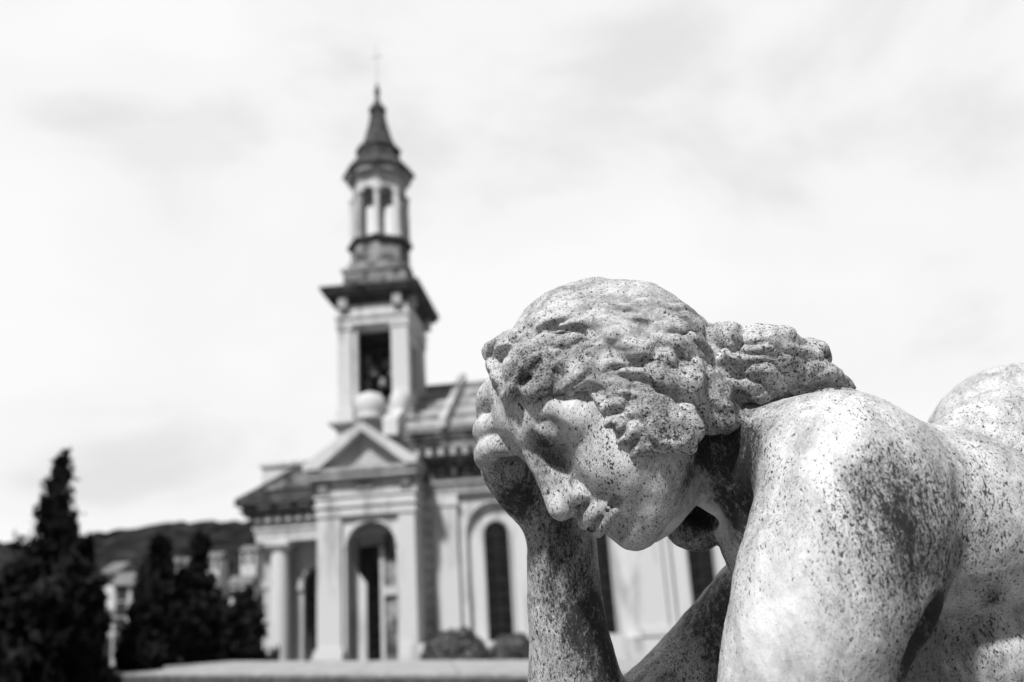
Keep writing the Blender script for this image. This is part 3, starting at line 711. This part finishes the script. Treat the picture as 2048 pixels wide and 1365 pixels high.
def stat_mesh(name, v, q, stain, tone, m, parent):
    W = v @ RW.T + CAMLOC - BASE
    me = bpy.data.meshes.new(name); me.vertices.add(len(W)); me.vertices.foreach_set('co', W.astype(np.float32).ravel())
    me.loops.add(q.size); me.loops.foreach_set('vertex_index', q.astype(np.int32).ravel())
    me.polygons.add(len(q)); me.polygons.foreach_set('loop_start', np.arange(0, q.size, 4, dtype=np.int32))
    me.polygons.foreach_set('use_smooth', np.ones(len(q), bool))
    me.update(calc_edges=True); me.validate()
    for nm, ar in (('lichen', stain), ('grime_shade', tone)):
        a = me.attributes.new(nm, 'FLOAT', 'POINT'); a.data.foreach_set('value', ar.astype(np.float32))
    return link(name, me, m, parent)
BASE = RW @ P(1750, 1700, .95) + CAMLOC; BASE[2] = .92
ST = empty('statue', tuple(BASE), 'weathered speckled marble statue of a woman resting her bowed head on her hand', 'statue')
def blobs(v, L):
    """lichen, dirt and painted shade patches: (px, py, d, radius in px, amount)"""
    s = np.zeros(len(v))
    for x, y, d, r, a in L:
        c = P(x, y, d); g = np.exp(-((v-c)**2).sum(1)/(r*d/FPX)**2); s += a*g
    return s
def marble(name, rot=(0, 0, 0), sc=(1, 1, 1), contrast=1.0):
    m = bpy.data.materials.new(name); m.use_nodes = True; t = m.node_tree; b = t.nodes['Principled BSDF']
    b.inputs['Roughness'].default_value = .8; b.inputs['Specular IOR Level'].default_value = .25
    def n(ty, **kw):
        o = t.nodes.new(ty)
        for k, v_ in kw.items(): setattr(o, k, v_)
        return o
    def math_(op, a, b_=None, c=None, clamp=False):
        o = n('ShaderNodeMath', operation=op); o.use_clamp = clamp
        for i, x in enumerate((a, b_, c)):
            if x is None: continue
            if isinstance(x, (int, float)): o.inputs[i].default_value = x
            else: t.links.new(x, o.inputs[i])
        return o.outputs[0]
    mp_ = n('ShaderNodeMapping'); mp_.inputs['Rotation'].default_value = rot; mp_.inputs['Scale'].default_value = sc
    t.links.new(n('ShaderNodeTexCoord').outputs['Object'], mp_.inputs[0]); tc_ = mp_.outputs[0]
    def noise(s, det=3, rg=.55, dist=0):
        o = n('ShaderNodeTexNoise'); o.inputs['Scale'].default_value = s; o.inputs['Detail'].default_value = det; o.inputs['Roughness'].default_value = rg; o.inputs['Distortion'].default_value = dist
        t.links.new(tc_, o.inputs['Vector']); return o.outputs[0]
    li = n('ShaderNodeAttribute', attribute_name='lichen').outputs['Fac']; gr_sh = n('ShaderNodeAttribute', attribute_name='grime_shade').outputs['Fac']
    big = noise(16, 5, .6, .4); mid = noise(70, 5, .65)
    # density of the specks
    den = math_('ADD', math_('MULTIPLY_ADD', li, .62, math_('MULTIPLY', math_('SUBTRACT', big, .5), .55)), math_('MULTIPLY', math_('SUBTRACT', mid, .5), .35))
    def specks(scale, base, gain, soft, dist=0.2):
        f = noise(scale, 2.5, .6, dist)
        thr = math_('SUBTRACT', base, math_('MULTIPLY', den, gain))
        return math_('MULTIPLY', math_('SUBTRACT', f, thr), 1/soft, clamp=True)
    s1 = specks(430, .69, .25, .07); s2 = specks(230, .735, .23, .05); s3 = specks(850, .66, .22, .07); s4 = specks(105, .80, .20, .05, .8)
    sp = math_('MAXIMUM', math_('MAXIMUM', s1, s2), math_('MAXIMUM', math_('MULTIPLY', s3, .65), s4))
    # grey film under the specks
    fine = math_('ADD', math_('MULTIPLY', math_('SUBTRACT', noise(210, 6, .75, .3), .5), 1.5), math_('MULTIPLY', math_('SUBTRACT', noise(620, 4, .8), .5), 1.1))
    film0 = math_('MULTIPLY_ADD', gr_sh, 1.0, math_('MULTIPLY', math_('SUBTRACT', noise(24, 7, .68, .8), .5), 1.7))
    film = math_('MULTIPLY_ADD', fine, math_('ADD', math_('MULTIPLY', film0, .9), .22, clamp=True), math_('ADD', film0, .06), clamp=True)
    patch = math_('MULTIPLY', math_('SUBTRACT', noise(34, 9, .78, 1.2), math_('SUBTRACT', .60, math_('MULTIPLY', gr_sh, .16))), 3.5, clamp=True)
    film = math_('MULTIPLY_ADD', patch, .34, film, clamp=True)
    mix1 = n('ShaderNodeMix', data_type='RGBA'); mix1.inputs['A'].default_value = (.80, .80, .80, 1); mix1.inputs['B'].default_value = (.045, .045, .045, 1)
    t.links.new(film, mix1.inputs['Factor'])
    mix2 = n('ShaderNodeMix', data_type='RGBA'); mix2.inputs['B'].default_value = (.022, .022, .022, 1)
    t.links.new(mix1.outputs['Result'], mix2.inputs['A']); t.links.new(math_('MULTIPLY', sp, .93), mix2.inputs['Factor'])
    t.links.new(mix2.outputs['Result'], b.inputs['Base Color'])
    hgt = math_('MULTIPLY_ADD', sp, -.5, math_('ADD', math_('MULTIPLY', noise(600, 4, .7), .8), math_('MULTIPLY', noise(160, 4, .6), 1.2)))
    bp = n('ShaderNodeBump'); bp.inputs['Strength'].default_value = .55; bp.inputs['Distance'].default_value = .0012
    t.links.new(hgt, bp.inputs['Height']); t.links.new(bp.outputs[0], b.inputs['Normal'])
    return m
MM = marble('weathered_marble', (0, math.radians(38), 0), (1.25, 1, .6)); MH = marble('weathered_marble_hair')
lich = .62 + blobs(v, [
    (1790, 950, .62, 110, .75), (1800, 1130, .60, 150, .45), (1690, 1120, .60, 80, .5), (1900, 1000, .64, 150, .4), (1960, 1120, .66, 120, .3),
    (1560, 900, .64, 110, -.75), (1540, 1150, .63, 110, -.9), (1520, 1330, .63, 120, -1.0), (1640, 850, .68, 90, -.6), (1620, 1340, .6, 90, -.5),
    (1700, 1280, .58, 90, .1), (2000, 1240, .66, 80, -.5), (1950, 860, .95, 150, -.25),
    (1130, 1250, .83, 150, .3), (1100, 1100, .85, 110, .2), (1340, 1300, .83, 120, .55), (1260, 1350, .83, 80, .3),
    (1500, 950, .78, 90, .5), (1440, 900, .78, 60, .5), (1200, 950, .77, 80, .1), (1395, 990, .82, 46, -1.6), (1435, 1030, .83, 34, -1.6), (1340, 1055, .82, 26, -.8),
    (1260, 1060, .80, 50, .2), (1105, 885, .785, 40, -.35), (1000, 960, .86, 90, .2), (970, 900, .85, 28, -.5), (965, 850, .86, 28, -.5)])
grm_shade = .30 + blobs(v, [
    (1790, 970, .62, 100, .45), (1720, 1120, .58, 120, .35), (1850, 1000, .64, 150, .25), (1900, 1120, .62, 130, .3), (1750, 1260, .58, 90, .3), (1850, 1350, .665, 60, .8), (1850, 1270, .66, 50, .9), (1890, 1220, .665, 42, .9), (1945, 1200, .68, 36, .8), (1850, 1340, .69, 50, .8), (1880, 1260, .69, 45, .8), (1990, 1205, .70, 26, .5), (1980, 1330, .68, 70, .35), (1910, 1260, .67, 46, .5),  # shoulder dirt, plus painted shade in the underarm crease and on the flank
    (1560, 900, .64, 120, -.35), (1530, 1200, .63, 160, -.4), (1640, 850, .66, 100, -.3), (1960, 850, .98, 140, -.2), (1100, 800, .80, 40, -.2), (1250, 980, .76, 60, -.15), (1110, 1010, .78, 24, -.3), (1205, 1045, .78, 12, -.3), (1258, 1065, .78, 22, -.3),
    (1130, 1280, .84, 130, .16), (1110, 1110, .85, 120, .32), (1020, 990, .87, 90, .34), (1190, 1200, .87, 70, .3), (1340, 1320, .84, 120, .25), (1440, 1200, .9, 110, .6),  # dirt on hand and arms, with the head's shade painted in
    (1500, 960, .80, 100, .7), (1440, 900, .80, 70, .7), (1470, 1050, .80, 60, .5), (1420, 860, .79, 60, .5),  # neck dirt, with the shadow of the hair painted in
    (1098, 872, .785, 36, .40), (1090, 905, .78, 26, .4), (1085, 925, .79, 40, .3), (1140, 1010, .78, 26, .25), (1390, 1040, .875, 50, .9), (1350, 955, .775, 46, .35), (1230, 1000, .77, 30, .2), (1175, 1250, .86, 55, .5), (1195, 1340, .86, 60, .5), (1085, 1250, .86, 40, -.12), (1395, 975, .82, 40, -.3), (1435, 1030, .83, 34, -.5), (1350, 1045, .82, 26, -.3), (1280, 1100, .80, 26, .3)])  # eye dirt; painted shade in lump hollow, jaw, under chin, forearm side
body = stat_mesh('body', v, q, np.clip(lich, -.6, 1.12), np.clip(grm_shade, 0, 1), MM, ST)
print('body verts', len(v))

# ---- hair: a cap with a hairline, waved locks, side curl and knot
HR = Sculpt()
capC, capR = H(0, 26, -114)+np.array([.006, -.007, 0]), np.array([82, 87, 95])*SH
HR.add(Ell(capC, capR, RH), .004)
HR.ell(1258, 762, .862, 186, 196, 175, 0, k=.012)
HR.cut(Half(H(0, 52, 0), -(.80*Uh - .60*Fh)), .006)
def capd(px, py, dflt=None):
    """distance along a line of sight at which the hair cap is met"""
    r = np.array([(px-CX)/FPX, -(py-CY)/FPX, -1.0]); q = (RH @ (-capC))/capR; g = (RH @ r)/capR
    a, b_, c = g@g, 2*q@g, q@q-1; D = b_*b_-4*a*c
    if D < 0: return (-b_/(2*a)) if dflt is None else dflt
    return (-b_-math.sqrt(D))/(2*a)
def bodyd(px, py):
    r = np.array([(px-CX)/FPX, -(py-CY)/FPX, -1.0]); t = .60
    for _ in range(60):
        f = float(B_.ev((r*t)[None])[0])
        if f < .0008 or t > 1.2: break
        t += max(f*.7, .0006)
    return t
rs = random.Random(3)
def lock(pts, k=.003, ns=5, sink=.05, twist=.5, fine=.32, big=1.15):
    """pts: (px, py, radius px[, distance]); a strand bundle following the cap"""
    Q = []
    for p in pts:
        rr = p[2]*big
        d = p[3] if len(p) > 3 else min(capd(p[0], p[1]), bodyd(p[0], p[1])) + sink*rr*.8/FPX
        Q.append(np.r_[P(p[0], p[1], d), rr*d/FPX])
    Q = catmull(Q, 4)
    for a, b_ in zip(Q, Q[1:]): HR.add(Cap(a[:3], b_[:3], a[3]*.86, b_[3]*.86), k*1.6)
    ph = rs.uniform(0, 1)
    for j in range(ns):
        pr = None
        for i, p in enumerate(Q):
            T = Q[min(i+1, len(Q)-1)][:3]-Q[max(i-1, 0)][:3]; T /= np.linalg.norm(T)+1e-9
            V = p[:3]/np.linalg.norm(p[:3]); S = np.cross(T, V); S /= np.linalg.norm(S)+1e-9; O = np.cross(S, T)
            if O@p[:3] > 0: O = -O
            an = (-1.25 + 2.5*(j+.5+.3*math.sin(ph*6+j))/ns) + twist*math.sin(i*.45+ph*6)
            c = p[:3] + (S*math.sin(an)+O*math.cos(an))*p[3]*.80
            cur = (c, p[3]*fine*(1+.25*math.sin(i*.9+j*2)))
            if pr is not None: HR.add(Cap(pr[0], cur[0], pr[1], cur[1]), k*.7)
            pr = cur
# crown waves
lock([(1175, 648, 17), (1225, 624, 20), (1285, 638, 22), (1335, 664, 22), (1395, 672, 22), (1450, 690, 24)])
lock([(1085, 655, 12), (1130, 640, 14), (1180, 660, 16), (1235, 662, 18), (1300, 690, 22), (1370, 705, 26), (1440, 715, 28)])
lock([(1160, 712, 20), (1200, 690, 26), (1250, 694, 30), (1300, 730, 32), (1350, 755, 32), (1410, 760, 34), (1450, 745, 36)])
lock([(1200, 716, 20), (1240, 735, 26), (1275, 770, 28), (1320, 790, 28), (1380, 795, 30)])
# front curls over the forehead
lock([(1006, 772, 18), (994, 738, 22), (1004, 702, 26), (1036, 686, 24), (1066, 700, 18)], ns=6, sink=-.3)
lock([(1030, 760, 14), (1022, 735, 16), (1040, 712, 18), (1070, 716, 18), (1086, 742, 14)], ns=5, sink=-.5)
lock([(1062, 722, 20), (1090, 694, 24), (1130, 684, 26), (1165, 696, 24), (1190, 730, 22)], ns=6)
lock([(1072, 742, 18), (1105, 732, 24), (1145, 742, 24), (1180, 762, 22), (1212, 790, 18)], ns=6)
lock([(1140, 705, 20), (1172, 725, 26), (1205, 765, 28), (1225, 800, 24), (1240, 835, 20)], ns=6)
lock([(1205, 745, 24), (1232, 790, 30), (1256, 835, 28), (1285, 872, 24)], ns=6)
lock([(1150, 752, 16), (1190, 780, 20), (1222, 822, 18), (1252, 864, 15), (1290, 895, 12)], ns=4)
lock([(1010, 786, 10), (1034, 774, 13), (1066, 764, 14), (1100, 764, 14), (1136, 770, 12)], ns=4, sink=-.3)
lock([(1046, 700, 16), (1078, 712, 20), (1070, 742, 20), (1090, 762, 14)], ns=5, sink=-.4)
def groove(pts, k=.004, up=.0):
    Q = [np.r_[P(x, y, min(capd(x, y), bodyd(x, y)) - .0035 - up), r*.8/FPX] for x, y, r in pts]; Q = catmull(Q, 3)
    for a, b_ in zip(Q, Q[1:]): HR.sub(Cap(a[:3], b_[:3], a[3], b_[3]), k)
groove([(1088, 672, 5), (1128, 662, 6), (1160, 672, 8), (1178, 706, 9), (1186, 735, 7)])
HR.ell(1042, 742, bodyd(1042, 742)-.001, 34, 26, 22, 0, k=.008)
HR.ell(1046, 764, bodyd(1046, 764)-.012, 22, 8, 14, 12, k=.003, sub=True)
# side curl over the ear
dc = .765
HR.ell(1338, 856, dc, 66, 50, 46, -28, k=.005)
HR.ell(1312, 836, dc-.006, 34, 26, 30, -20, k=.006)
def ring(rx, ry, a0, a1, r, dz, n=9, sub=False, k=.0025, ang=-28):
    Q = []
    for i_ in range(n):
        t = math.radians(a0+(a1-a0)*i_/(n-1)); x = rx*math.cos(t); y = ry*math.sin(t); c, s_ = math.cos(math.radians(-ang)), math.sin(math.radians(-ang))
        Q.append((1338+x*c-y*s_, 856+x*s_+y*c, dc-dz, r))
    HR.chain(Q, k, sub=sub)
ring(60, 44, -60, 150, 7, .010); ring(50, 36, -50, 140, 4, .018, sub=True); ring(42, 30, -70, 160, 8, .016); ring(30, 21, -40, 130, 3.5, .0235, sub=True)
ring(60, 44, 160, 290, 9, .006)
for x, y, r in ((1293, 826, 5), (1306, 821, 4), (1297, 838, 7), (1322, 846, 4), (1350, 840, 5)):
    HR.ell(x, y, dc-.026, r, r*.7, 12, 20, k=.002, sub=True)
lock([(1330, 770, 28), (1385, 762, 36), (1432, 784, 38), (1440, 824, 30)], ns=6)
lock([(1405, 735, 32), (1458, 765, 34), (1462, 810, 24), (1446, 842, 18)], ns=5)
HR.ell(1425, 805, .80, 46, 54, 50, 0, k=.01)
# knot and tail behind the neck
def tl(pts, **kw): lock(pts, **kw)
HR.ell(1450, 745, .845, 70, 78, 70, 0, k=.012)
tl([(1430, 700, 40, .835), (1470, 700, 44, .825), (1502, 694, 34, .82), (1545, 712, 34, .825), (1590, 720, 30, .835), (1624, 716, 22, .845)], ns=6)
tl([(1476, 706, 26, .815), (1494, 684, 22, .812), (1508, 700, 22, .812), (1515, 740, 26, .815)], ns=4)
tl([(1440, 760, 44, .84), (1500, 762, 44, .835), (1570, 775, 34, .835), (1640, 784, 27, .84), (1680, 781, 18, .845), (1712, 782, 9, .85)], ns=7)
tl([(1490, 735, 34, .825), (1555, 745, 32, .825), (1620, 758, 26, .835), (1664, 770, 16, .84), (1700, 778, 8, .85)], ns=6)
HR.ell(1642, 716, .832, 17, 13, 20, -20, k=.003, sub=True)
HR.ell(1560, 800, .80, 60, 12, 30, 8, k=.006, sub=True)
hv, hq = HR.mesh([P(960, 0, .93)[0], P(0, 930, .93)[1], -.99], [P(1760, 0, .93)[0], P(0, 530, .93)[1], -.70], .00135)
hv = relax(hv, hq, 1, .5)
def carve(v, q):
    """chiselled locks: ridges sweeping round the face, broken up along their length"""
    n = vnormals(v, q); x = -v[:, 0]/v[:, 2]*FPX+CX; y = v[:, 1]/v[:, 2]*FPX+CY
    rho = np.hypot(x-1235, y-935); th = np.arctan2(y-935, x-1235)
    tail = np.clip((x-1400)/90, 0, 1); tail = tail*tail*(3-2*tail); rho = rho*(1-tail)+(290+(730-y)*.9+(x-1440)*.12)*tail; th = th*(1-tail)+tail*(-.785+(x-1440)/260)
    wx = vnoise(v, 22, 11)*.9 + vnoise(v, 50, 12)*.35
    def rdg(f, g, s):
        p = np.stack([rho/f+wx*22/f, th*g+wx*.4, 0*th+s], 1); return 2*np.abs(vnoise(p, 1, s))
    m = np.clip((1-np.clip((330-y*0-rho)/20, 0, 1)*0), 0, 1)
    top = np.clip((rho-(300+20*np.sin(th*5)))/25, 0, 1)*(1-tail)         # the crown is smoother
    d = (rdg(38, 2.5, 44)-.40)*.0076*(1-.55*top) + (rdg(17, 4.2, 22)-.4)*.0030*(1-.4*top) + vnoise(v, 120, 5)*.0009 + vnoise(v, 260, 6)*.0004
    d = d-.0016; curl = np.exp(-(((x-1338)/82)**2+((y-856)/66)**2)**2); d = d*(1-.85*curl)
    return v + n*d[:, None]
hv = carve(hv, hq); hv = relax(hv, hq, 2, .45)
hl = .76 + blobs(hv, [(1350, 860, .74, 60, .35), (1560, 760, .80, 120, .25), (1250, 600, .8, 110, -.35), (1050, 730, .78, 50, .3), (1320, 700, .77, 60, .3)])
hg_shade = .36 + blobs(hv, [(1200, 650, .79, 90, .12), (1050, 730, .78, 40, .35), (1120, 760, .78, 40, .3), (1440, 840, .8, 60, .25), (1380, 640, .8, 90, .12), (1640, 716, .84, 20, .5)])  # hair dirt, with shade painted into the curl and knot hollows
hair = stat_mesh('hair', hv, hq, hl, np.clip(hg_shade, 0, 1), MH, ST)
hair['label'] = 'wavy swept back hair with a curl over the ear and a knot behind the neck'
print('hair verts', len(hv))
# ---- plinth under the statue
pb = empty('plinth', (BASE[0], BASE[1], 0), 'plain stone tomb block the statue sits and leans on', 'plinth')
MB().box(-.75, .9, -.45, .6, 0, .90, .01).build('block', 'ledge', pb)
el_ = RW @ P(1190, 1600, .87) + CAMLOC - np.array([BASE[0], BASE[1], 0])
MB().box(el_[0]-.14, el_[0]+.14, el_[1]-.12, el_[1]+.16, .9, el_[2]+.02, .01).build('elbow_rest', 'ledge', pb)
